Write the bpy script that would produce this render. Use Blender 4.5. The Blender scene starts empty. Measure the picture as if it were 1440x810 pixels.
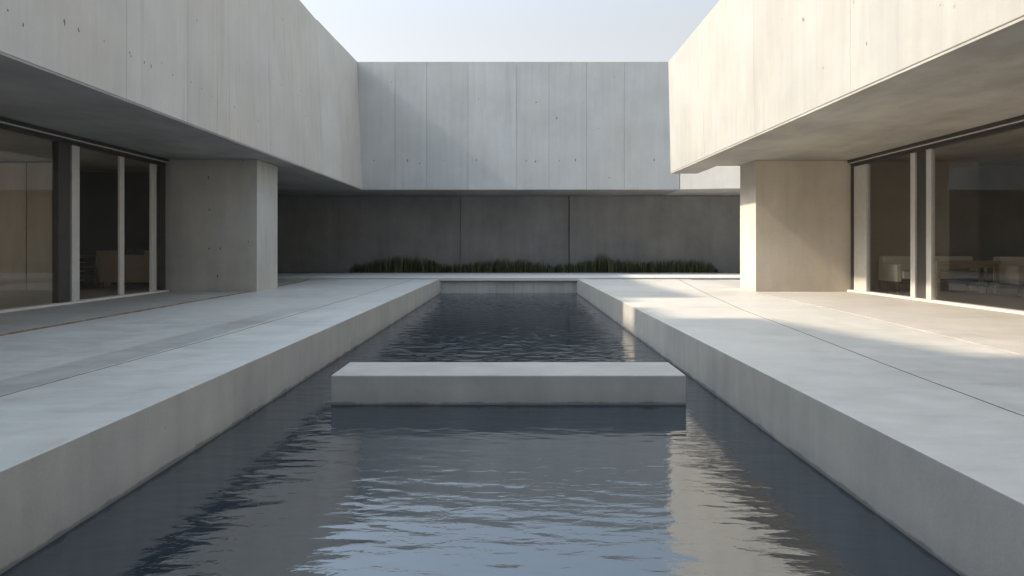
import bpy, bmesh, math, random
import numpy as np
from mathutils import Vector
random.seed(7); np.random.seed(7)
S = bpy.context.scene
COL = S.collection
R = math.radians

# ------------------------------------------------------------------ materials
def newmat(name):
    m = bpy.data.materials.new(name); m.use_nodes = True
    nt = m.node_tree; nt.nodes.clear()
    out = nt.nodes.new('ShaderNodeOutputMaterial')
    b = nt.nodes.new('ShaderNodeBsdfPrincipled')
    nt.links.new(b.outputs[0], out.inputs[0])
    return m, nt, b, out

class G:
    """tiny node-graph helper"""
    def __init__(s, nt): s.nt = nt
    def n(s, t, **kw):
        k = s.nt.nodes.new(t)
        for a, v in kw.items(): setattr(k, a, v)
        return k
    def link(s, a, b): s.nt.links.new(a, b)
    def val(s, sock, v):
        if hasattr(v, 'is_linked') or hasattr(v, 'links'): s.link(v, sock)
        else: sock.default_value = v
    def math(s, op, a, b=0.0, c=None, clamp=False):
        k = s.n('ShaderNodeMath', operation=op, use_clamp=clamp)
        s.val(k.inputs[0], a); s.val(k.inputs[1], b)
        if c is not None: s.val(k.inputs[2], c)
        return k.outputs[0]
    def coord(s, scale=(1, 1, 1), loc=(0, 0, 0), kind='Object'):
        t = s.n('ShaderNodeTexCoord'); m = s.n('ShaderNodeMapping')
        s.link(t.outputs[kind], m.inputs[0])
        m.inputs['Scale'].default_value = scale; m.inputs['Location'].default_value = loc
        return m.outputs[0]
    def noise(s, vec, scale, detail=4, rough=.55, dist=0.0):
        k = s.n('ShaderNodeTexNoise'); s.link(vec, k.inputs['Vector'])
        k.inputs['Scale'].default_value = scale; k.inputs['Detail'].default_value = detail
        k.inputs['Roughness'].default_value = rough; k.inputs['Distortion'].default_value = dist
        return k.outputs['Fac']
    def ramp(s, f, lo, hi, a=0.0, b=1.0, smooth=True):
        k = s.n('ShaderNodeMapRange'); k.interpolation_type = 'SMOOTHSTEP' if smooth else 'LINEAR'
        s.val(k.inputs['Value'], f)
        k.inputs['From Min'].default_value = lo; k.inputs['From Max'].default_value = hi
        k.inputs['To Min'].default_value = a; k.inputs['To Max'].default_value = b
        return k.outputs['Result']
    def mix(s, f, a, b, mode='MIX'):
        k = s.n('ShaderNodeMix', data_type='RGBA', blend_type=mode)
        s.val(k.inputs[0], f); s.val(k.inputs[6], a); s.val(k.inputs[7], b)
        return k.outputs[2]

def concrete(name, col, streak=(6, 6, .35), amp=.16, pits=1.0, rough=.75, bump=.25, cloud=.7,
             tint=(1, .98, .95), spec=.35, stain=None, seed=0.0, streak2=None):
    m, nt, b, out = newmat(name); g = G(nt)
    base = (*col, 1)
    v = g.coord(loc=(seed, seed, seed))
    vs = g.coord(scale=streak, loc=(seed, 0, seed))
    big = g.noise(v, cloud, 5, .6)
    big2 = g.noise(v, 3.1, 6, .65)
    st = g.noise(vs, 1.0, 6, .62, .3)
    fine = g.noise(v, 46, 4, .7)
    f = g.math('ADD', g.ramp(big, .3, .7, -1, 1), 0.0)
    f = g.math('MULTIPLY', f, amp * .55)
    f = g.math('ADD', f, g.math('MULTIPLY', g.ramp(st, .28, .72, -1, 1, False), amp * .55))
    f = g.math('ADD', f, g.math('MULTIPLY', g.ramp(big2, .3, .7, -1, 1, False), amp * .30))
    f = g.math('ADD', f, g.math('MULTIPLY', g.ramp(fine, .3, .7, -1, 1, False), amp * .22))
    if streak2:
        vt = g.coord(scale=streak2, loc=(seed + 5, 0, seed))
        s2 = g.noise(vt, 1.0, 3, .5, .2)
        f = g.math('SUBTRACT', f, g.math('MULTIPLY', g.ramp(s2, .60, .72), amp * .9))
    f = g.math('ADD', f, 1.0)
    at = g.n('ShaderNodeAttribute', attribute_name='tone')
    f = g.math('MULTIPLY', f, at.outputs['Fac'])
    # pits and blow-holes
    if pits > 0:
        vp = g.coord(loc=(seed * 2, .3, seed), scale=(1, 1, .8))
        vo = g.n('ShaderNodeTexVoronoi'); g.link(vp, vo.inputs['Vector']); vo.inputs['Scale'].default_value = 2.1
        sep = g.n('ShaderNodeSeparateColor'); g.link(vo.outputs['Color'], sep.inputs[0])
        dn = g.math('ADD', vo.outputs['Distance'], g.math('MULTIPLY', g.math('SUBTRACT', big2, .5), .12))
        hole = g.math('MULTIPLY', g.ramp(dn, .02, .06, 1, 0), g.ramp(sep.outputs[0], .70, .72))
        vo2 = g.n('ShaderNodeTexVoronoi'); g.link(v, vo2.inputs['Vector']); vo2.inputs['Scale'].default_value = 9
        sep2 = g.n('ShaderNodeSeparateColor'); g.link(vo2.outputs['Color'], sep2.inputs[0])
        dot = g.math('MULTIPLY', g.ramp(vo2.outputs['Distance'], .06, .14, 1, 0), g.ramp(sep2.outputs[1], .80, .83))
        dot = g.math('MULTIPLY', dot, g.ramp(big, .5, .58))
        h = g.math('MAXIMUM', hole, g.math('MULTIPLY', dot, .55))
        f = g.math('MULTIPLY', f, g.math('SUBTRACT', 1.0, g.math('MULTIPLY', h, .55 * pits)))
    else: h = None
    if stain:
        f = g.math('MULTIPLY', f, stain(g, big2))
    warm = g.mix(g.ramp(g.noise(v, .45, 3), .35, .65), base, (col[0] * tint[0], col[1] * tint[1], col[2] * tint[2], 1))
    sc = g.n('ShaderNodeVectorMath', operation='SCALE')
    g.link(warm, sc.inputs[0]); g.link(f, sc.inputs['Scale'])
    g.link(sc.outputs[0], b.inputs['Base Color'])
    rr = g.math('ADD', rough, g.math('MULTIPLY', g.ramp(big2, .3, .7, -1, 1), .09))
    g.link(rr, b.inputs['Roughness'])
    b.inputs['Specular IOR Level'].default_value = spec
    hgt = g.math('ADD', g.math('MULTIPLY', fine, .35), g.math('MULTIPLY', st, .8))
    hgt = g.math('ADD', hgt, g.math('MULTIPLY', big2, .8))
    if h is not None: hgt = g.math('SUBTRACT', hgt, g.math('MULTIPLY', h, 1.2))
    bp = g.n('ShaderNodeBump'); bp.inputs['Strength'].default_value = bump
    bp.inputs['Distance'].default_value = .012
    g.link(hgt, bp.inputs['Height']); g.link(bp.outputs[0], b.inputs['Normal'])
    return m

def plain(name, col, rough=.5, metal=0.0, amp=.1, sc=8, spec=.5, stretch=(1, 1, 1)):
    m, nt, b, out = newmat(name); g = G(nt)
    n1 = g.noise(g.coord(scale=stretch), sc, 5, .6)
    f = g.ramp(n1, .3, .7, 1 - amp, 1 + amp)
    s_ = g.n('ShaderNodeVectorMath', operation='SCALE'); s_.inputs[0].default_value = col
    g.link(f, s_.inputs['Scale']); g.link(s_.outputs[0], b.inputs['Base Color'])
    g.link(g.ramp(n1, .2, .8, rough - .07, rough + .07), b.inputs['Roughness'])
    b.inputs['Metallic'].default_value = metal; b.inputs['Specular IOR Level'].default_value = spec
    bp = g.n('ShaderNodeBump'); bp.inputs['Strength'].default_value = .12; bp.inputs['Distance'].default_value = .004
    g.link(n1, bp.inputs['Height']); g.link(bp.outputs[0], b.inputs['Normal'])
    return m

M = {}
GREY = (.415, .405, .385)
M['left'] = concrete('left_fascia_concrete', (.50, .475, .44), seed=1, amp=.10, streak2=(3.2, 3.2, .25), pits=1.1)
M['back'] = concrete('back_fascia_concrete', (.42, .43, .43), seed=4, amp=.10, streak2=(3.5, 3.5, .22))
M['right'] = concrete('right_fascia_concrete', (.325, .325, .312), seed=8, amp=.11, pits=.5, streak2=(2.5, 2.5, .3))
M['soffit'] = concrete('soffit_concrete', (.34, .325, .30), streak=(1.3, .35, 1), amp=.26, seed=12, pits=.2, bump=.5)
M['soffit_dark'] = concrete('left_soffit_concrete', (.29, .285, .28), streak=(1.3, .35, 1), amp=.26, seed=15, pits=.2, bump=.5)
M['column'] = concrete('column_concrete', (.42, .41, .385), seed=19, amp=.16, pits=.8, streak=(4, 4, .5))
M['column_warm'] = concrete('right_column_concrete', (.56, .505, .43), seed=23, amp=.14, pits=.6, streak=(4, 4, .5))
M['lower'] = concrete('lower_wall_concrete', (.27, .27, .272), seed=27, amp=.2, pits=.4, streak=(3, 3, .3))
M['pale'] = concrete('pale_wing_concrete', (.52, .515, .50), seed=31, amp=.10, pits=.3)
M['poolend'] = concrete('pool_end_concrete', (.34, .335, .32), seed=35, amp=.2, streak=(12, 12, .4), pits=.2)
def wet(g, nz):
    # damp, darkened band where the water laps
    t = g.n('ShaderNodeTexCoord'); s = g.n('ShaderNodeSeparateXYZ'); g.link(t.outputs['Object'], s.inputs[0])
    nn = g.noise(g.coord(scale=(1, 1, 0)), 2.2, 5, .65)
    z = s.outputs['Z'] if WETZ == 0 else g.math('ADD', s.outputs['Z'], WETZ)
    z = g.math('ADD', z, g.math('MULTIPLY', g.math('SUBTRACT', nn, .5), -.10))
    return g.math('SUBTRACT', 1.0, g.math('ADD', g.math('MULTIPLY', g.ramp(z, -.45, -.425, 1, 0), .45), g.math('MULTIPLY', g.ramp(z, -.43, -.30, 1, 0), .10)))
WETZ = -.46
M['block'] = concrete('water_block_concrete', (.36, .35, .335), stain=wet, seed=39, amp=.13, streak=(3, 3, .6), pits=.3, cloud=1.6, rough=.6)
WETZ = 0
M['coping'] = concrete('coping_concrete', (.50, .50, .49), seed=43, amp=.1, streak=(.4, 3, 3), pits=.2)

def band(g, nz):
    # damp strip drying beside the left joint
    t = g.n('ShaderNodeTexCoord'); s = g.n('ShaderNodeSeparateXYZ'); g.link(t.outputs['Object'], s.inputs[0])
    x = g.math('ADD', s.outputs['X'], g.math('MULTIPLY', g.math('SUBTRACT', nz, .5), .22))
    x = g.math('ADD', x, g.math('MULTIPLY', s.outputs['Y'], -.018))
    k = g.math('MULTIPLY', g.ramp(x, -3.98, -3.90), g.ramp(x, -3.52, -3.50, 1, 0))
    k = g.math('MULTIPLY', k, g.ramp(s.outputs['Y'], 9.0, 12.5, 1, 0))
    return g.math('SUBTRACT', 1.0, g.math('MULTIPLY', k, .23))
M['deckl'] = concrete('left_deck_concrete', (.42, .42, .41), seed=47, streak=(1.1, 8, 1), amp=.13, pits=.0,
                      rough=.50, spec=.5, bump=.35, cloud=.5, stain=band, streak2=(.5, 2.6, 1), tint=(.97, 1, 1))
M['deckr'] = concrete('right_deck_concrete', (.425, .415, .39), seed=51, streak=(1.1, 8, 1), amp=.12, pits=.0,
                      rough=.52, spec=.45, bump=.3, cloud=.5, streak2=(.5, 2.6, 1), tint=(1, 1, 1))
M['poolwall'] = concrete('pool_wall_concrete', (.375, .365, .35), stain=wet, seed=55, streak=(4, 4, .5), amp=.16, pits=.3, cloud=.9)
M['terracel'] = concrete('left_terrace_concrete', (.33, .33, .325), seed=59, streak=(1.2, 6, 1), amp=.16, pits=.0, rough=.5, spec=.45)
M['terracer'] = concrete('right_terrace_concrete', (.385, .375, .355), seed=63, streak=(1.2, 6, 1), amp=.12, pits=.0, rough=.55)
M['base'] = plain('dark_subbase', (.07, .065, .06), .9)
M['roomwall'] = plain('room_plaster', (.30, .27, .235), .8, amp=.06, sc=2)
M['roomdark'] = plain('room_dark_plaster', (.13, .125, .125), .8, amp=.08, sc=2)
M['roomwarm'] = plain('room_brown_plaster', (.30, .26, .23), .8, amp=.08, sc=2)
M['panel'] = plain('wood_veneer_panel', (.38, .345, .305), .6, amp=.12, sc=1.5, stretch=(2, 2, .4))
M['roomfloor'] = plain('room_floor', (.28, .255, .225), .35, amp=.1, sc=3)
M['alu'] = plain('light_anodised_frame', (.58, .57, .54), .42, .25, amp=.05)
M['alu_dark'] = plain('dark_bronze_frame', (.07, .065, .062), .4, .3, amp=.1)
M['sill'] = plain('pale_sill_stone', (.62, .60, .56), .5, amp=.06)
M['rust'] = plain('rusty_steel_trim', (.27, .19, .125), .65, .2, amp=.4, sc=5)
M['trim'] = plain('brown_trim', (.20, .15, .11), .6, .1, amp=.25, sc=5)
M['fabric'] = plain('pale_upholstery', (.74, .69, .61), .9, amp=.06, sc=20)
M['fabric2'] = plain('ochre_upholstery', (.24, .19, .13), .9, amp=.08, sc=20)
M['wood'] = plain('dark_wood', (.09, .06, .045), .5, amp=.25, sc=4, stretch=(1, 6, 6))
M['wood2'] = plain('pale_wood', (.40, .32, .24), .45, amp=.15, sc=4, stretch=(1, 6, 6))
M['dark'] = plain('dark_textile', (.03, .03, .035), .85)
M['soil'] = plain('planting_soil', (.035, .028, .02), .95, amp=.4, sc=12)
M['ground'] = plain('ground_earth', (.20, .19, .16), .95, amp=.25, sc=.3)

def foliage(name, c1, c2):
    m, nt, b, out = newmat(name); g = G(nt)
    at = g.n('ShaderNodeAttribute', attribute_name='tone')
    g.link(g.mix(at.outputs['Fac'], (*c1, 1), (*c2, 1)), b.inputs['Base Color'])
    b.inputs['Roughness'].default_value = .6
    return m
M['grass'] = foliage('grass_blades', (.020, .030, .013), (.20, .20, .09))
M['shrub'] = foliage('shrub_leaves', (.012, .020, .010), (.05, .07, .03))

def glass():
    m = bpy.data.materials.new('window_glass'); m.use_nodes = True
    nt = m.node_tree; nt.nodes.clear(); g = G(nt)
    out = g.n('ShaderNodeOutputMaterial'); tr = g.n('ShaderNodeBsdfTransparent'); gl = g.n('ShaderNodeBsdfGlossy')
    tr.inputs[0].default_value = (.93, .93, .92, 1); gl.inputs['Roughness'].default_value = .01
    gl.inputs[0].default_value = (.9, .9, .9, 1)
    fr = g.n('ShaderNodeFresnel'); fr.inputs['IOR'].default_value = 1.5
    bp = g.n('ShaderNodeBump'); bp.inputs['Strength'].default_value = .05; bp.inputs['Distance'].default_value = .01
    g.link(g.noise(g.coord(), .9, 2), bp.inputs['Height']); g.link(bp.outputs[0], gl.inputs['Normal'])
    mx = g.n('ShaderNodeMixShader'); ge = g.n('ShaderNodeNewGeometry'); g.link(g.math('MULTIPLY', fr.outputs[0], g.math('SUBTRACT', 1.0, ge.outputs['Backfacing'])), mx.inputs[0]); g.link(tr.outputs[0], mx.inputs[1])
    g.link(gl.outputs[0], mx.inputs[2]); g.link(mx.outputs[0], out.inputs[0])
    return m
M['glass'] = glass()

def water():
    m, nt, b, out = newmat('pool_water'); g = G(nt)
    b.inputs['Base Color'].default_value = (.0015, .013, .025, 1); b.inputs['Specular Tint'].default_value = (.96, .98, 1.0, 1)
    b.inputs['Roughness'].default_value = .035; b.inputs['IOR'].default_value = 2.7
    v = g.coord(scale=(.45, 1, 1))
    n1 = g.noise(v, 16, 3, .6, .4)
    bp = g.n('ShaderNodeBump'); bp.inputs['Strength'].default_value = .30; bp.inputs['Distance'].default_value = .005
    g.link(n1, bp.inputs['Height']); g.link(bp.outputs[0], b.inputs['Normal'])
    return m
M['water'] = water()

# ------------------------------------------------------------------ builders
def tag(o, label=None, cat=None, group=None, kind=None):
    if label: o['label'] = label
    if cat: o['category'] = cat
    if group: o['group'] = group
    if kind: o['kind'] = kind
    return o
def empty(name, loc, label, cat, group=None):
    o = bpy.data.objects.new(name, None); COL.objects.link(o); o.location = loc
    o.empty_display_size = .3
    return tag(o, label, cat, group)
def origin(o):
    v = Vector((0, 0, 0))
    while o is not None: v += o.location; o = o.parent
    return v

class MB:
    def __init__(s): s.v = []; s.f = []; s.t = []
    def hexa(s, c, tone=1.0):
        """c: 8 corners, bottom loop (4, ccw from above) then top loop"""
        n = len(s.v); s.v += [tuple(p) for p in c]
        for q in ((3, 2, 1, 0), (4, 5, 6, 7), (0, 1, 5, 4), (1, 2, 6, 5), (2, 3, 7, 6), (3, 0, 4, 7)):
            s.f.append(tuple(n + i for i in q)); s.t.append(tone)
        return s
    def box(s, x0, x1, y0, y1, z0, z1, tone=1.0):
        return s.hexa([(x0, y0, z0), (x1, y0, z0), (x1, y1, z0), (x0, y1, z0),
                       (x0, y0, z1), (x1, y0, z1), (x1, y1, z1), (x0, y1, z1)], tone)
    def strip(s, xa, xb, ys, z0, z1, tone=1.0):
        """slab between two boundary curves xa(y) < xb(y)"""
        n = len(s.v)
        for y in ys:
            a, b = xa(y), xb(y)
            s.v += [(a, y, z0), (b, y, z0), (b, y, z1), (a, y, z1)]
        for i in range(len(ys) - 1):
            p, q = n + 4 * i, n + 4 * i + 4
            for j in range(4):
                k = (j + 1) % 4
                s.f.append((p + j, p + k, q + k, q + j)); s.t.append(tone)
        s.f.append((n + 3, n + 2, n + 1, n)); s.t.append(tone)
        e = n + 4 * (len(ys) - 1); s.f.append((e, e + 1, e + 2, e + 3)); s.t.append(tone)
        return s
    def build(s, name, mat, parent=None, bevel=0.0, seg=2, smooth=False):
        me = bpy.data.meshes.new(name); o0 = origin(parent) if parent else Vector((0, 0, 0))
        me.from_pydata([(a - o0.x, b - o0.y, c - o0.z) for a, b, c in s.v], [], s.f)
        bm = bmesh.new(); bm.from_mesh(me)
        bm.faces.ensure_lookup_table()
        lay = bm.faces.layers.float.new('tone')
        for fc, t in zip(bm.faces, s.t): fc[lay] = t
        bmesh.ops.recalc_face_normals(bm, faces=bm.faces)
        bm.to_mesh(me); bm.free()
        me.materials.append(mat)
        o = bpy.data.objects.new(name, me); COL.objects.link(o); o.parent = parent
        if bevel:
            b = o.modifiers.new('bevel', 'BEVEL'); b.width = bevel; b.segments = seg; b.limit_method = 'ANGLE'
            b.angle_limit = R(40); b.harden_normals = False
        return o
def rnd(a, b): return random.uniform(a, b)
def tn(a=.05): return 1 + random.uniform(-a, a)
def interp(pts):
    xs = [p[0] for p in pts]; ys = [p[1] for p in pts]
    return lambda t: float(np.interp(t, xs, ys))
M['tie'] = plain('tie_hole_mortar', (.17, .165, .155), .9, amp=.3, sc=30)
def add_marks(o, pts, to_world, nrm, size=(.012, .026)):
    """small tie holes and blow-holes let into a cast face, in the face's own mesh"""
    me = o.data; me.materials.append(M['tie'])
    bm = bmesh.new(); bm.from_mesh(me); lay = bm.faces.layers.float.get('tone'); o0 = origin(o.parent)
    n = Vector(nrm); up = Vector((0, 0, 1)); side = up.cross(n).normalized()
    for (px, py) in pts:
        p = Vector(to_world(px, py)) - o0; w = rnd(*size); h = w * rnd(1.0, 2.6)
        ph = rnd(0, 6); vs = []
        for k in range(9):
            a = k / 9 * 6.2832; rr = rnd(.85, 1.1)
            vs.append(bm.verts.new(p + side * (w * rr * math.cos(a)) + up * (h * rr * math.sin(a)) + n * .0015))
        f = bm.faces.new(vs); f.material_index = 1; f[lay] = 1.0; f.normal_update()
        if f.normal.dot(n) < 0: f.normal_flip()
    bm.to_mesh(me); bm.free(); return o
def lin(a, b, n): return [a + (b - a) * i / n for i in range(n + 1)]

CZ = 2.99                # ceiling / soffit level
WZ = -.46                # water level
PL, PR = -2.285, 1.985   # pool sides
FAR = 22.45              # far end of pool
NEAR = -7.0

# ------------------------------------------------------------------ setting: ground, pool floor, water, decks
def sheet_with_hole():
    mb = MB()
    B = 900.0
    hx0, hx1, hy0, hy1 = -16.5, 16.5, NEAR - .5, 36.0
    z = -.30
    for a in ((-B, hx0, -B, B), (hx1, B, -B, B), (hx0, hx1, -B, hy0), (hx0, hx1, hy1, B)):
        mb.box(a[0], a[1], a[2], a[3], z - 1.5, z)
    return mb
tag(sheet_with_hole().build('ground', M['ground']), kind='structure')
b = MB(); b.box(PL - .5, PR + .5, NEAR, FAR + .3, -1.75, -1.6); tag(b.build('pool_floor', M['base']), kind='structure')

def make_water():
    x0, x1, y0, y1 = PL - .02, PR + .02, NEAR + .2, FAR + .02
    nx = 160
    ys = np.concatenate([np.linspace(y0, 2.6, 50, endpoint=False), np.linspace(2.6, 9.0, 640, endpoint=False), np.linspace(9.0, y1, 760)])
    xs = np.linspace(x0, x1, nx)
    X, Y = np.meshgrid(xs, ys)
    Z = np.zeros_like(X)
    rs = np.random.RandomState(3)
    for i in range(70):
        lam = math.exp(rs.uniform(math.log(.055), math.log(.40)))
        th = rs.normal(0, .34)                       # travel direction about +y: crests lie across the pool
        k = 2 * math.pi / lam
        slope = .0036 * (lam / .2) ** -.25
        amp = slope / k
        ph = rs.uniform(0, 6.28)
        env = .65 + .5 * np.sin(X * rs.uniform(.3, 1.1) + Y * rs.uniform(.2, .8) + rs.uniform(0, 6.28))
        a = k * (math.sin(th) * X + math.cos(th) * Y) + ph
        Z += amp * env * (np.sin(a) + .18 * np.sin(2 * a + 1.2))
    Z *= np.interp(Y, [2.5, 4.0, 6.5, 9.0], [.8, 1.0, 1.4, 2.6])
    Z *= 1.0 + .25 * np.sin(Y * .7 + 1.0 + .5 * np.sin(X))
    V = np.stack([X, Y, WZ + Z], -1).reshape(-1, 3)
    r, c = X.shape
    idx = np.arange(r * c).reshape(r, c)
    F = np.stack([idx[:-1, :-1], idx[:-1, 1:], idx[1:, 1:], idx[1:, :-1]], -1).reshape(-1, 4)
    me = bpy.data.meshes.new('water')
    me.from_pydata(V.tolist(), [], F.tolist())
    me.materials.append(M['water'])
    me.polygons.foreach_set('use_smooth', [True] * len(F))
    o = bpy.data.objects.new('water', me); COL.objects.link(o)
    return tag(o, kind='structure')
make_water()

jl = interp([(NEAR, -3.55), (0, -3.5), (4.76, -3.44), (6.1, -3.37), (8.1, -3.28), (15.6, -3.14), (22, -3.05)])
jr = interp([(NEAR, 2.9), (0, 2.95), (4.2, 3.02), (6.06, 3.17), (8.26, 3.38), (11.5, 3.66), (15, 4.1), (20.4, 4.86), (22, 5.1)])
sl = interp([(NEAR, -5.78), (6, -5.78), (16, -5.88), (20, -6.05), (22, -6.3)])     # slot on the left
sr = interp([(NEAR, 4.5), (3, 4.62), (6.5, 4.70), (10.6, 5.08), (15.6, 5.30), (18, 5.6), (22, 5.45)])
DY = lin(NEAR, 21.9, 46)
DT = .012
def off(f, d): return lambda y: f(y) + d

def sides(o):
    o.data.materials.append(M['poolwall'])
    for p in o.data.polygons:
        if abs(p.normal.z) < .5: p.material_index = 1
    return o
# deck slabs: a pool-side slab and an outer slab each side, open joint between them
b = MB(); b.strip(lambda y: jl(y) + .012, lambda y: PL, DY, -1.6, 0.0, 1.03); b.strip(off(sl, .045), off(jl, -.012), DY, -.22, -.001, .985)
tag(sides(b.build('deck_left', M['deckl'], bevel=.006)), kind='structure')
b = MB(); b.strip(lambda y: PR, off(jr, -.009), DY, -1.6, 0.0, 1.02); b.strip(off(jr, .009), off(sr, -.035), DY, -.22, -.001, .99)
tag(sides(b.build('deck_right', M['deckr'], bevel=.006)), kind='structure')
# short pool side walls beyond the deck ends
def pool_wall(name, x0, x1):
    mb = MB()
    mb.box(x0, x1, 21.905, FAR - .002, -1.6, -.10)
    return tag(mb.build(name, M['poolwall'], bevel=.003), kind='structure')
pool_wall('pool_wall_left', PL - .4, PL - .003); pool_wall('pool_wall_right', PR + .003, PR + .4)
# outer terraces along the glass
b = MB(); b.box(-16, PL - .405, NEAR, FAR, -.5, -.24); b.box(PR + .405, 16, NEAR, FAR, -.5, -.24); b.box(-16, 16, FAR + .02, 34, -.5, -.24)
tag(b.build('terrace_subbase', M['base']), kind='structure')
TYn = lin(NEAR, 15.85, 20)
b = MB(); b.strip(lambda y: -7.70, off(sl, -.035), TYn, -.2, .004); b.strip(lambda y: -16.0, off(sl, -.035), lin(15.86, FAR - .3, 10), -.2, -.035)
tag(b.build('terrace_left', M['terracel'], bevel=.004), kind='structure')
b = MB(); b.strip(off(sr, .03), lambda y: 7.56, TYn, -.2, -.004); b.strip(off(sr, .03), lambda y: 16.0, lin(15.86, FAR - .3, 10), -.2, -.03)
tag(b.build('terrace_right', M['terracer'], bevel=.004), kind='structure')

M['sealant'] = plain('black_joint_sealant', (.022, .021, .02), .8, amp=.3, sc=20, spec=.2)
for f, d in ((jl, .0125), (jr, .0125)):
    b = MB(); b.strip(off(f, -d + .001), off(f, d - .001), DY, -.1, -.0045); tag(b.build('deck_joint', M['sealant']), kind='structure')
b = MB(); b.strip(off(sr, -.034), off(sr, -.005), DY, -.1, -.010); tag(b.build('deck_joint', M['sealant']), kind='structure')
b = MB(); b.strip(off(sl, -.007), off(sl, .044), DY, -.1, -.012); tag(b.build('deck_joint', M['sealant']), kind='structure')
# trim strips lying in the slots
b = MB(); b.strip(off(sl, -.034), off(sl, -.008), lin(NEAR, 21.9, 40), -.15, .008)
tag(b.build('edge_trim', M['rust'], bevel=.003), 'thin rusty metal trim beside the open slot of the left deck', 'edging')
b = MB(); b.strip(off(sr, -.004), off(sr, .012), lin(NEAR, 17.0, 40), -.15, -.03)
tag(b.build('edge_trim', M['trim'], bevel=.003), 'narrow brown trim sunk in the slot of the sunlit right deck', 'edging')

# ------------------------------------------------------------------ the block in the water
o = empty('concrete_block', (-.05, 6.95, WZ), 'low rectangular concrete block lying across the pool, rising from the water', 'block')
b = MB(); b.box(-1.685, 1.595, 6.56, 7.32, -1.6, -.186)
b.build('block_body', M['block'], o, bevel=.012, seg=3)

# ------------------------------------------------------------------ far planter with coping and pool end wall
pl = empty('planter_wall', (0, FAR, WZ), 'long low concrete planter wall with pale coping closing the far end of the pool', 'planter wall')
b = MB()
xs = [PL - .3, -1.7, -1.15, -.55, .0, .62, 1.15, 1.62, PR + .3]
for a, c in zip(xs, xs[1:]): b.box(a + .002, c - .002, FAR, FAR + .25, -1.6, -.075, tn(.06))
b.build('retaining_wall', M['poolend'], pl, bevel=.003)
b = MB(); b.box(-14.0, 14.0, FAR - .10, 26.55, -.07, .03)
b.build('coping', M['coping'], pl, bevel=.008)
b = MB(); b.box(-14.0, 14.0, 26.56, 27.5, -.2, .015); b.build('soil_bed', M['soil'], pl)

# ------------------------------------------------------------------ planting
hp = interp([(490, 0), (497, .30), (515, .34), (528, .42), (540, .50), (560, .56), (585, .50), (600, .50), (612, .34), (622, .30), (645, .28), (652, .30),
             (675, .38), (700, .45), (735, .44), (752, .38), (758, .36), (775, .28), (800, .34), (812, .36), (830, .42), (843, .62), (852, .60), (860, .46),
             (880, .42), (900, .36), (930, .40), (960, .42), (985, .40), (1000, .34), (1010, .1)])
def blades():
    V = []; F = []; T = []
    n = 0
    while n < 12000:
        y = rnd(26.62, 27.35); px = rnd(492, 1010); x = (px - 722) / 1000 * y
        clump = .5 + .5 * math.sin(px * .9 + math.sin(px * .23) * 3 + y * 4)
        if random.random() > .35 + .65 * clump: continue
        h = hp(px) * 1.28 * rnd(.55, 1.05) * (.8 + .25 * clump)
        if h < .04: continue
        w = rnd(.006, .014); a = rnd(0, 3.14); lx = random.gauss(0, .10) * h; ly = random.gauss(0, .12) * h
        dx, dy = w * math.cos(a), w * math.sin(a); k = len(V)
        V += [(x - dx, y - dy, .0), (x + dx, y + dy, .0), (x + dx * .7 + lx * .4, y + dy * .7 + ly * .4, h * .6),
              (x - dx * .7 + lx * .4, y - dy * .7 + ly * .4, h * .6), (x + lx, y + ly, h)]
        t = random.random() ** 2
        F += [(k, k + 1, k + 2, k + 3), (k + 3, k + 2, k + 4)]; T += [t * .8, t]
        n += 1
    mb = MB(); mb.v, mb.f, mb.t = V, F, T
    return mb
tag(blades().build('grass', M['grass']), 'strip of dark upright ornamental grass along the foot of the shaded far wall', 'grass', kind='stuff')
def shrub(px, w, h, label):
    y = 26.85; x = (px - 722) / 1000 * y
    o = empty('shrub', (x, y, .015), label, 'shrub')
    V = []; F = []; T = []
    for i in range(1500):
        a = rnd(0, 6.283); u = rnd(0, 1) ** .5; el = rnd(0, 1)
        rr = (1 - .35 * random.random() ** 2)
        p = Vector((x + w * rr * math.cos(a) * math.sqrt(1 - el * el * .9), y + w * .7 * rr * math.sin(a) * math.sqrt(1 - el * el * .9), .02 + h * el * rr * rnd(.85, 1.12)))
        d = Vector((random.gauss(0, 1), random.gauss(0, 1), random.gauss(.6, 1))).normalized() * rnd(.03, .06)
        s = d.cross(Vector((random.gauss(0, 1), random.gauss(0, 1), random.gauss(0, 1)))).normalized() * .012
        k = len(V); V += [tuple(p - s), tuple(p + s), tuple(p + d)]; F.append((k, k + 1, k + 2)); T.append(random.random() ** 2)
    mb = MB(); mb.v, mb.f, mb.t = V, F, T
    mb.build('foliage', M['shrub'], o)
    s = MB()
    for i in range(7):
        a = i * .9; s.hexa([(x - .008, y - .008, 0), (x + .008, y - .008, 0), (x + .008, y + .008, 0), (x - .008, y + .008, 0)] +
                           [(x + w * .5 * math.cos(a) + q[0] * .004, y + w * .4 * math.sin(a) + q[1] * .004, h * .7) for q in ((-1, -1), (1, -1), (1, 1), (-1, 1))])
    s.build('stem', M['wood'], o)
shrub(606, .26, .44, 'dark rounded shrub at the tall end of the left run of grass')
shrub(909, .34, .34, 'low dark shrub among the grass nearer the sunlit column')
shrub(532, .17, .34, 'small dark shrub near the left end of the grass strip')

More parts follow.
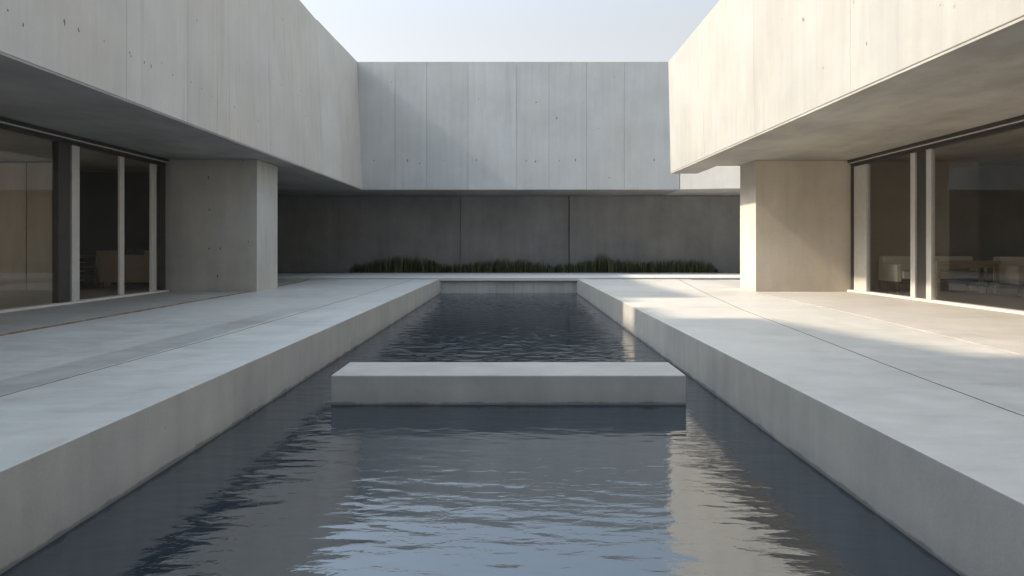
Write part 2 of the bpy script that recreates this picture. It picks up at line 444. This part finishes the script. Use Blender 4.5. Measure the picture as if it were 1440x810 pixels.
# ------------------------------------------------------------------ far building
fb = empty('concrete_building', (0, 24.6, 0), 'far grey concrete building spanning the end of the pool above a shaded recess', 'building')
BY = 24.6; BT = 7.40
b = MB(); cuts = [-5.6, -4.1, -3.0, -1.57, .10, 1.23, 2.53, 3.84, 5.75]
for i, (a, c) in enumerate(zip(cuts, cuts[1:])): b.box(a + .003, c - .003, BY, BY + .3, CZ - .01, BT, tn(.035))
add_marks(b.build('fascia', M['back'], fb, bevel=.004), [(526,226),(573,226),(590,230),(673,139),(754,144),(783,166),(864,108),(920,225),(624,226),(670,225),(740,226),(753,227),(787,226),(809,225)], lambda px, py: ((px-722)/1000*24.6, 24.6, 1-(py-347)/1000*24.6), (0,-1,0), (.014,.03))
b = MB(); b.box(-16, 5.74, BY + .31, 34, CZ + .03, BT - .02); b.box(-16, -5.61, BY + .02, BY + .305, CZ + .03, BT - .01); b.build('upper_block', M['back'], fb)
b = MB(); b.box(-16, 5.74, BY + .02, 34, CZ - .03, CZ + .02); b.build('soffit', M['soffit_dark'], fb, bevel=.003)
# splayed pale wing
b = MB(); w0, w1 = (5.765, 24.58), (14.5, 22.2)
def onw(t): return (w0[0] + (w1[0] - w0[0]) * t, w0[1] + (w1[1] - w0[1]) * t)
for t0, t1 in ((0, .22), (.22, .48), (.48, 1)):
    a, c = onw(t0 + .001), onw(t1)
    b.hexa([(a[0], a[1], CZ - .01), (c[0], c[1], CZ - .01), (c[0], 34, CZ - .01), (a[0], 34, CZ - .01),
            (a[0], a[1], 7.3), (c[0], c[1], 7.3), (c[0], 34, 7.3), (a[0], 34, 7.3)], tn(.02))
b.build('pale_wing', M['pale'], fb, bevel=.004)['label'] = 'paler sunlit wall of the far building seen beside the right column'
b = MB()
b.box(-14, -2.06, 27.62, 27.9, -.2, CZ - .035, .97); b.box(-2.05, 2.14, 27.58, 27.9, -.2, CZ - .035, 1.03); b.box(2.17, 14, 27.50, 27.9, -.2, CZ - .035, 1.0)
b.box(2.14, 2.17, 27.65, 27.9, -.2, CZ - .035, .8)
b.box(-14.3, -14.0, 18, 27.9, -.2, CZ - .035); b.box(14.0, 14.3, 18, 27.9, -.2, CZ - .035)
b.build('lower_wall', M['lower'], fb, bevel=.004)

# unseen mass added behind the viewer to darken faces turned towards it
nb = empty('concrete_building', (0, -9, 0), 'unseen grey concrete mass added behind the viewpoint to shade the court', 'building')
b = MB(); b.box(-16, 16, -16, NEAR - .25, CZ, 7.0); b.build('upper_block', M['left'], nb, bevel=.01)
b = MB(); b.box(-16, 16, -10.2, -9.8, -.25, CZ - .002); b.build('lower_wall', M['lower'], nb)

# ------------------------------------------------------------------ furniture helpers
def legs(parent, mat, x0, x1, y0, y1, z0, z1, w=.05):
    for x in (x0, x1 - w):
        for y in (y0, y1 - w):
            MB().box(x, x + w, y, y + w, z0, z1).build('leg', mat, parent, bevel=.004)

# ------------------------------------------------------------------ glazing
def glazing(parent, side, X, members, panes, y0, y1, floor_z):
    """glass wall in the plane x=X; side=+1 when the court lies at +x of the glass"""
    gw = bpy.data.objects.new('window_wall', None); COL.objects.link(gw); gw.parent = parent
    gw.location = Vector((X, (y0 + y1) / 2, 0)) - origin(parent)
    s = side
    def bx(a, c, y0_, y1_, z0, z1, name, mat, bev=.004):
        lo, hi = sorted((X + s * a, X + s * c))
        return MB().box(lo, hi, y0_, y1_, z0, z1).build(name, mat, gw, bevel=bev)
    top = CZ - .035
    # head: three stepped tracks
    h = MB()
    for a, c, z0, z1 in ((-.06, .12, top - .05, top), (-.04, .085, top - .10, top - .052), (-.03, .05, top - .16, top - .102)):
        lo, hi = sorted((X + s * a, X + s * c)); h.box(lo, hi, y0, y1, z0, z1)
    h.build('head_track', M['alu_dark'], gw, bevel=.003)
    bx(.087, .10, y0, y1, top - .085, top - .06, 'track_lip', M['alu'])
    bx(-.05, .13, y0, y1, -.05, floor_z + .035, 'sill', M['sill'], .006)
    for (a, c, d0, d1, mt) in members:
        bx(a, c, d0, d1, floor_z + .037, top - .162, 'mullion', M[mt])
    for (d0, d1, xo) in panes:
        bx(xo - .006, xo + .006, d0, d1, floor_z + .037, top - .162, 'pane', M['glass'], 0)
    return gw

# ------------------------------------------------------------------ left building
lb = empty('concrete_building', (-8, 8, 0), 'left concrete building with shaded grey upper storey overhanging a dark glass wall', 'building')
LX0, LX1 = -5.22, -5.40
leanw = interp([(11.4, 0), (18.0, 1)])
def leanx(h, y): return LX0 + (LX1 - LX0) * (h - CZ) / (7.4 - CZ) * leanw(y)
def lpanel(mb, y0, y1, h0, h1, tone):
    a, c = leanx(h0, y0), leanx(h1, y1)
    mb.hexa([(-6.0, y0, CZ), (LX0, y0, CZ), (LX0, y1, CZ), (-6.0, y1, CZ),
             (-6.0, y0, h0), (a, y0, h0), (c, y1, h1), (-6.0, y1, h1)], tone)
cuts = [(NEAR, 9.6, 9.6), (-4.4, 9.6, 9.6), (-1.8, 9.6, 9.6), (.8, 9.6, 9.6), (3.3, 9.6, 9.6), (6.0, 7.62, 6.95), (9.6, 5.98, 5.98),
        (11.4, 5.42, 5.42), (12.55, 5.98, 5.98), (13.1, 5.98, 5.98), (13.6, 7.2, 7.2), (15.3, 7.2, 7.2), (17.0, 7.2, 7.21), (19.5, 7.24, 7.30), (21.7, 7.31, 7.35), (23.0, 7.35, 7.4), (24.595, 7.4, 7.4)]  # out-of-view roof heights stepped and notched to shape sun patches on right deck
b = MB(); cr = MB()
for i in range(len(cuts) - 1):
    y0, ha, _ = cuts[i]; y1 = cuts[i + 1][0]; h0 = ha; h1 = cuts[i][2]
    joint = .0035 if y0 not in (12.55, 13.6) else .0008
    jo2 = .0035 if y1 not in (12.55, 13.6) else .0008
    lpanel(b, y0 + joint, y1 - jo2, h0, h1, tn(.035))
    cr.hexa([(-16, y0, CZ + .01), (-6.003, y0, CZ + .01), (-6.003, y1, CZ + .01), (-16, y1, CZ + .01),
             (-16, y0, h0 - .01), (-6.003, y0, h0 - .01), (-6.003, y1, h1 - .01), (-16, y1, h1 - .01)])
def onleft(px, py):
    x = LX0
    for _ in range(4): y = x * 1000 / (px - 722); z = 1 - (py - 347) / 1000 * y; x = leanx(z, y)
    return (x, y, z)
PL1 = [(90,97),(250,82),(252,92),(305,115),(308,122),(405,160),(505,205),(510,218),(562,243),(588,258),(672,293),(744,320),(785,345),(825,375),(767,80),(965,243),(913,418),(990,455),(1006,472),(1072,494),(1095,330),(1100,76),(1168,550),(1170,355),(1165,372),(1240,370),(1242,582),(1297,470),(30,40),(630,245)]
add_marks(b.build('fascia', M['left'], lb, bevel=.005), [(a*.361, c*.361) for a, c in PL1], onleft, (1, 0, .02), (.008,.017))
cr.build('upper_block', M['left'], lb)
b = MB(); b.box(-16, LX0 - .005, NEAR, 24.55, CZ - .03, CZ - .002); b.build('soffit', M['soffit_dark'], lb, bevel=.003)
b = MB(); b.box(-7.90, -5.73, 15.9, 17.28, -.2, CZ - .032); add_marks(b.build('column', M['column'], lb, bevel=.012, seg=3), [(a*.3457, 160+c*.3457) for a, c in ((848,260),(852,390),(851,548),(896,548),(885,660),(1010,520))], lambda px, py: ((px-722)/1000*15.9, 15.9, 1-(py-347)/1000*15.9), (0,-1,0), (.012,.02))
GLX = -7.82
glazing(lb, 1, GLX, [(-.06, .05, 12.14, 12.47, 'alu_dark'), (-.03, .05, 12.52, 12.74, 'alu'), (-.02, .03, 14.09, 14.24, 'alu'),
                     (-.03, .03, 15.33, 15.52, 'alu'), (-.05, .05, 15.72, 15.88, 'alu_dark'), (-.03, .05, 8.0, 8.2, 'alu'), (-.03, .05, 3.5, 3.7, 'alu')],
        [(NEAR, 3.5, .0), (3.7, 8.0, .0), (8.2, 12.1, .0), (12.74, 14.09, .0), (14.24, 15.33, .0), (15.52, 15.72, 0)], NEAR, 15.89, .004)
b = MB(); b.box(-16, GLX - .06, NEAR, 18.7, -.2, .0); b.build('room_floor', M['roomfloor'], lb)
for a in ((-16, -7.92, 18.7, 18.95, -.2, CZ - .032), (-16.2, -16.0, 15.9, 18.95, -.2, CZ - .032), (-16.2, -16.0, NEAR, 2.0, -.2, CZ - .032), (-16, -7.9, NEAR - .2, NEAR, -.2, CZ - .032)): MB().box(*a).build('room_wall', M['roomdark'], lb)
glazing(lb, -1, -16.1, [(-.05, .05, y, y + .12, 'alu') for y in (2.0, 6.6, 11.2, 15.78)], [(2.12, 6.6, 0), (6.72, 11.2, 0), (11.32, 15.78, 0)], 2.0, 15.9, .004)  # unseen outer glazing, added to let sun and sky into the left room
# free-standing panelled partition
b = MB(); b.box(-16, -11.17, 16.3, 16.42, 0.0, 2.93, 1.0); b.box(-11.155, -10.48, 16.3, 16.42, 0.0, 2.93, .8)
b.build('partition', M['panel'], lb, bevel=.004)

# desk
dk = empty('desk', (-10.9, 17.8, 0), 'low wooden desk with open drawers behind the left glass wall', 'desk')
MB().box(-11.8, -10.25, 17.5, 18.25, .74, .80).build('desk_top', M['wood2'], dk, bevel=.005)
MB().box(-11.75, -11.7, 17.52, 18.2, 0, .738).box(-10.34, -10.29, 17.52, 18.2, 0, .738).box(-11.69, -10.35, 18.1, 18.15, .1, .738).build('side_panel', M['wood2'], dk, bevel=.003)
for z in (.08, .30, .52):
    d = MB().box(-10.98, -10.36, 17.54, 18.08, z, z + .19).build('drawer', M['wood'], dk, bevel=.004)
    MB().box(-10.78, -10.56, 17.515, 17.538, z + .09, z + .105).build('handle', M['alu'], d, bevel=.002)
# armchair
ac = empty('armchair', (-9.2, 17.3, 0), 'boxy ochre armchair between the desk and the left column, behind glass', 'armchair')
b = MB(); b.hexa([(-9.92, 17.0, .14), (-8.50, 17.0, .14), (-8.50, 17.22, .14), (-9.92, 17.22, .14), (-9.96, 16.93, .92), (-8.46, 16.93, .92), (-8.46, 17.12, .92), (-9.96, 17.12, .92)])
b.build('backrest', M['fabric2'], ac, bevel=.04, seg=4)
MB().box(-9.76, -8.66, 17.24, 18.0, .20, .46).build('seat', M['fabric2'], ac, bevel=.04, seg=4)
for x in (-9.94, -8.64): MB().box(x, x + .16, 17.24, 18.02, .16, .62).build('armrest', M['fabric2'], ac, bevel=.03, seg=3)
legs(ac, M['wood'], -9.9, -8.52, 17.04, 17.98, 0, .14)
# folded blanket: draped strip over the top of the backrest
V = []; F = []
N = 14; prof = [(16.905, .80), (16.905, .90), (16.93, .945), (17.03, .955), (17.11, .945), (17.145, .90), (17.155, .82)]
for i in range(N + 1):
    x = -9.42 + .62 * i / N; bow = .012 * math.sin(i / N * 3.14) + .004 * math.sin(i * 1.7)
    for (y, z) in prof: V.append((x, y + .004 * math.sin(i * 2.1), z + bow))
P = len(prof)
for i in range(N):
    for j in range(P - 1): F.append((i * P + j, i * P + j + 1, (i + 1) * P + j + 1, (i + 1) * P + j))
mb = MB(); mb.v, mb.f, mb.t = V, F, [1.0] * len(F)
o = mb.build('blanket', M['dark']); o.modifiers.new('s', 'SOLIDIFY').thickness = .015
tag(o, 'dark folded blanket lying over the back of the ochre armchair', 'blanket')

# ------------------------------------------------------------------ right building
rb = empty('concrete_building', (9, 6, 0), 'right concrete building with sunlit cream fascia, warm column and glass wall', 'building')
rx = lambda y: 4.22 + (19.1 - y) * .0138
rz = lambda y: 5.97 + (19.1 - y) * .020
rxw = interp([(9, 0), (14, 1)])
rxt = lambda y: rx(y) - .06 * rxw(y)
b = MB(); cuts = [NEAR, -3.6, -.4, 2.8, 6.0, 9.2, 12.7, 15.9, 19.1]
for y0, y1 in zip(cuts, cuts[1:]):
    a, c = y0 + .0012, y1 - .0012
    b.hexa([(rx(a), a, CZ), (4.95, a, CZ), (4.95, c, CZ), (rx(c), c, CZ), (rxt(a), a, rz(a)), (4.95, a, rz(a)), (4.95, c, rz(c)), (rxt(c), c, rz(c))], tn(.02))
def onright(px, py):
    x = 4.25
    for _ in range(4):
        y = x * 1000 / (px - 722); z = 1 - (py - 347) / 1000 * y
        x = rx(y) + (rxt(y) - rx(y)) * (z - CZ) / (rz(y) - CZ)
    return (x - .002, y, z)
add_marks(b.build('fascia', M['right'], rb, bevel=.014, seg=3), [(920+a*.361, c*.361) for a, c in ((1115,20),(580,75),(828,170),(658,265),(545,320),(268,458),(98,212))], onright, (-1, 0, 0), (.008,.014))
b = MB(); b.hexa([(4.953, NEAR, CZ + .01), (16, NEAR, CZ + .01), (16, 17.27, CZ + .01), (4.953, 17.27, CZ + .01),
                  (4.953, NEAR, 6.3), (16, NEAR, 6.3), (16, 17.27, 5.96), (4.953, 17.27, 5.96)]); b.build('upper_block', M['right'], rb)
b = MB(); b.strip(off(rx, .006), lambda y: 16.0, lin(NEAR, 17.26, 12), CZ - .03, CZ - .002)
b.strip(off(rx, .006), lambda y: 4.94, lin(17.261, 19.09, 3), CZ - .03, CZ - .002)
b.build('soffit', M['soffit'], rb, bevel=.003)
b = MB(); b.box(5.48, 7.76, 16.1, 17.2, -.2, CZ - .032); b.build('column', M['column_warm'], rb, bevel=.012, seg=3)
GRX = 7.68
glazing(rb, -1, GRX, [(-.05, .05, 15.98, 16.09, 'alu_dark'), (-.04, .05, 15.38, 15.94, 'alu'), (-.03, .045, 13.52, 13.68, 'alu'), (-.03, .045, 13.00, 13.16, 'alu'),
                      (-.03, .01, 13.17, 13.51, 'alu_dark'), (-.03, .05, 8.3, 8.5, 'alu'), (-.03, .05, 3.6, 3.8, 'alu')],
        [(NEAR, 3.6, 0), (3.8, 8.3, 0), (8.5, 13.0, 0), (13.68, 15.38, 0), (15.94, 15.98, 0)], NEAR, 16.09, -.004)
b = MB(); b.box(GRX + .06, 16, NEAR, 18.3, -.2, -.002); b.build('room_floor', M['roomfloor'], rb)
for a in ((7.78, 10.7, 16.35, 16.5, -.2, CZ - .032, 1.1), (10.55, 10.7, 16.51, 17.04, -.2, CZ - .032), (10.55, 16, 17.05, 17.25, -.2, CZ - .032, .85), (16.002, 16.2, 15.5, 17.25, -.2, CZ - .032), (16, 16.2, NEAR, 2.0, -.2, CZ - .032), (7.78, 16, NEAR - .2, NEAR, -.2, CZ - .032)): MB().box(*a).build('room_wall', M['roomwarm'], rb)

glazing(rb, 1, 16.1, [(-.05, .05, y, y + .12, 'alu') for y in (2.0, 6.4, 10.9, 15.38)], [(2.12, 6.4, 0), (6.52, 10.9, 0), (11.02, 15.38, 0)], 2.0, 15.5, .004)  # unseen glazed outer side, added to brighten the right room
def sofa(x0, x1, y0, label):
    o = empty('sofa', ((x0 + x1) / 2, y0, 0), label, 'sofa', )
    MB().box(x0 + .02, x1 - .02, y0 + .62, y0 + .82, .32, .79).build('backrest', M['fabric'], o, bevel=.03, seg=3)
    MB().box(x0 + .13, x1 - .13, y0, y0 + .60, .30, .47).build('seat', M['fabric'], o, bevel=.03, seg=3)
    for x in (x0, x1 - .12): MB().box(x, x + .12, y0 + .02, y0 + .80, .24, .62).build('armrest', M['fabric'], o, bevel=.025, seg=3)
    MB().box(x0 + .02, x1 - .02, y0 + .03, y0 + .80, .20, .238).build('frame', M['wood'], o, bevel=.004)
    legs(o, M['wood'], x0 + .04, x1 - .04, y0 + .05, y0 + .78, -.0, .20)
sofa(8.28, 10.35, 15.35, 'pale low sofa behind the right glass wall, nearer the column')
sofa(10.10, 12.6, 14.2, 'pale sofa behind the right glass wall at the edge of the picture')
tb = empty('table', (9.3, 14.9, 0), 'low pale wooden table in front of the sofa behind the right glass', 'table')
MB().box(8.66, 9.98, 14.55, 15.15, .66, .71).build('table_top', M['wood2'], tb, bevel=.005)
MB().box(8.72, 9.92, 14.6, 14.63, .57, .658).build('apron', M['wood2'], tb, bevel=.003)
legs(tb, M['wood2'], 8.68, 9.96, 14.57, 15.13, 0, .658, .07)

# ------------------------------------------------------------------ light
w = bpy.data.worlds.new('World'); S.world = w; w.use_nodes = True
nt = w.node_tree; bg = nt.nodes['Background']
sky = nt.nodes.new('ShaderNodeTexSky'); sky.sky_type = 'NISHITA'; sky.sun_disc = False
ray = Vector((1.0, .042, -.80)).normalized()       # direction the sunlight travels
elev = math.asin(-ray.z); 
sunv = -ray
sky.sun_elevation = elev
sky.sun_rotation = math.atan2(sunv.x, sunv.y)
sky.air_density = 1.0; sky.dust_density = 4.0; sky.ozone_density = 1.2; sky.altitude = 0
mxn = nt.nodes.new('ShaderNodeMix'); mxn.data_type = 'RGBA'; mxn.inputs[0].default_value = .68
nt.links.new(sky.outputs[0], mxn.inputs[6]); mxn.inputs[7].default_value = (1.74, 1.57, 1.24, 1)     # thin high haze
# a thin veil is brighter overhead than near the horizon
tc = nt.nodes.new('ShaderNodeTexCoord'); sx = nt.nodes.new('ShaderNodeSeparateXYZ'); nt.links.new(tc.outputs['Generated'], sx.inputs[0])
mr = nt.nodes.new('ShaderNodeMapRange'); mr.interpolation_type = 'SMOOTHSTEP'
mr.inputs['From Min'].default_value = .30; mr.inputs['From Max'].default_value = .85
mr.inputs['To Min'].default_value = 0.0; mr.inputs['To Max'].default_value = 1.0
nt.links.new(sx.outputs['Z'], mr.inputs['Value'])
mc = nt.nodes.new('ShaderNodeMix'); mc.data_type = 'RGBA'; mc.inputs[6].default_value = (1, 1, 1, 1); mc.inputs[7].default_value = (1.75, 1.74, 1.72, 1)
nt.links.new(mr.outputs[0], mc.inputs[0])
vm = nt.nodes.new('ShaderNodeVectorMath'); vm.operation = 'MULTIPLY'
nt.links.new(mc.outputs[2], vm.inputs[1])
mg = nt.nodes.new('ShaderNodeMapRange'); nt.links.new(sx.outputs['X'], mg.inputs['Value'])          # haze glows towards the sun's side
mg.inputs['From Min'].default_value = -.35; mg.inputs['From Max'].default_value = .30; mg.inputs['To Min'].default_value = 1.09; mg.inputs['To Max'].default_value = .90
mk = nt.nodes.new('ShaderNodeMapRange'); nt.links.new(sx.outputs['Z'], mk.inputs['Value']); mk.interpolation_type = 'SMOOTHSTEP'     # the haze thins with height, bluer above
mk.inputs['From Min'].default_value = .27; mk.inputs['From Max'].default_value = .43; mk.inputs['To Min'].default_value = 0.0; mk.inputs['To Max'].default_value = 1.0
mb_ = nt.nodes.new('ShaderNodeMix'); mb_.data_type = 'RGBA'; mb_.inputs[6].default_value = (1, 1, 1, 1); mb_.inputs[7].default_value = (.98, 1.16, 1.34, 1)
nt.links.new(mk.outputs[0], mb_.inputs[0])
m3 = nt.nodes.new('ShaderNodeVectorMath'); m3.operation = 'MULTIPLY'; nt.links.new(mxn.outputs[2], m3.inputs[0]); nt.links.new(mb_.outputs[2], m3.inputs[1])
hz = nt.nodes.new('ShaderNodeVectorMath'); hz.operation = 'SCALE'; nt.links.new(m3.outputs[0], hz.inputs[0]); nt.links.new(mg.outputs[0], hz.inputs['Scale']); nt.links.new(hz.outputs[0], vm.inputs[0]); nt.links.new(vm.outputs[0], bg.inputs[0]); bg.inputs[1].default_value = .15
sd = bpy.data.lights.new('sun', 'SUN'); sd.energy = 2.25; sd.angle = R(2.0); sd.color = (1.0, .83, .63)
so = bpy.data.objects.new('sun', sd); COL.objects.link(so); so.rotation_euler = ray.to_track_quat('-Z', 'Y').to_euler(); so.location = (-20, 0, 20)

# ------------------------------------------------------------------ camera
cd = bpy.data.cameras.new('camera'); cam = bpy.data.objects.new('camera', cd); COL.objects.link(cam)
cam.location = (0, 0, 1.0); cam.rotation_euler = (R(90), 0, 0)
cd.sensor_width = 36; cd.lens = 25.0; cd.clip_end = 3000; cd.clip_start = .05
cd.shift_y = -58 / 1440; cd.shift_x = -2 / 1440
S.camera = cam
S.view_settings.view_transform = 'Standard'; S.view_settings.look = 'None'
S.view_settings.exposure = 1.6; S.view_settings.gamma = 1.0; S.view_settings.use_curve_mapping = False
S.render.engine = 'CYCLES'
S.cycles.max_bounces = 8; S.cycles.diffuse_bounces = 5; S.cycles.glossy_bounces = 4; S.cycles.transparent_max_bounces = 12
S.cycles.sample_clamp_indirect = 6
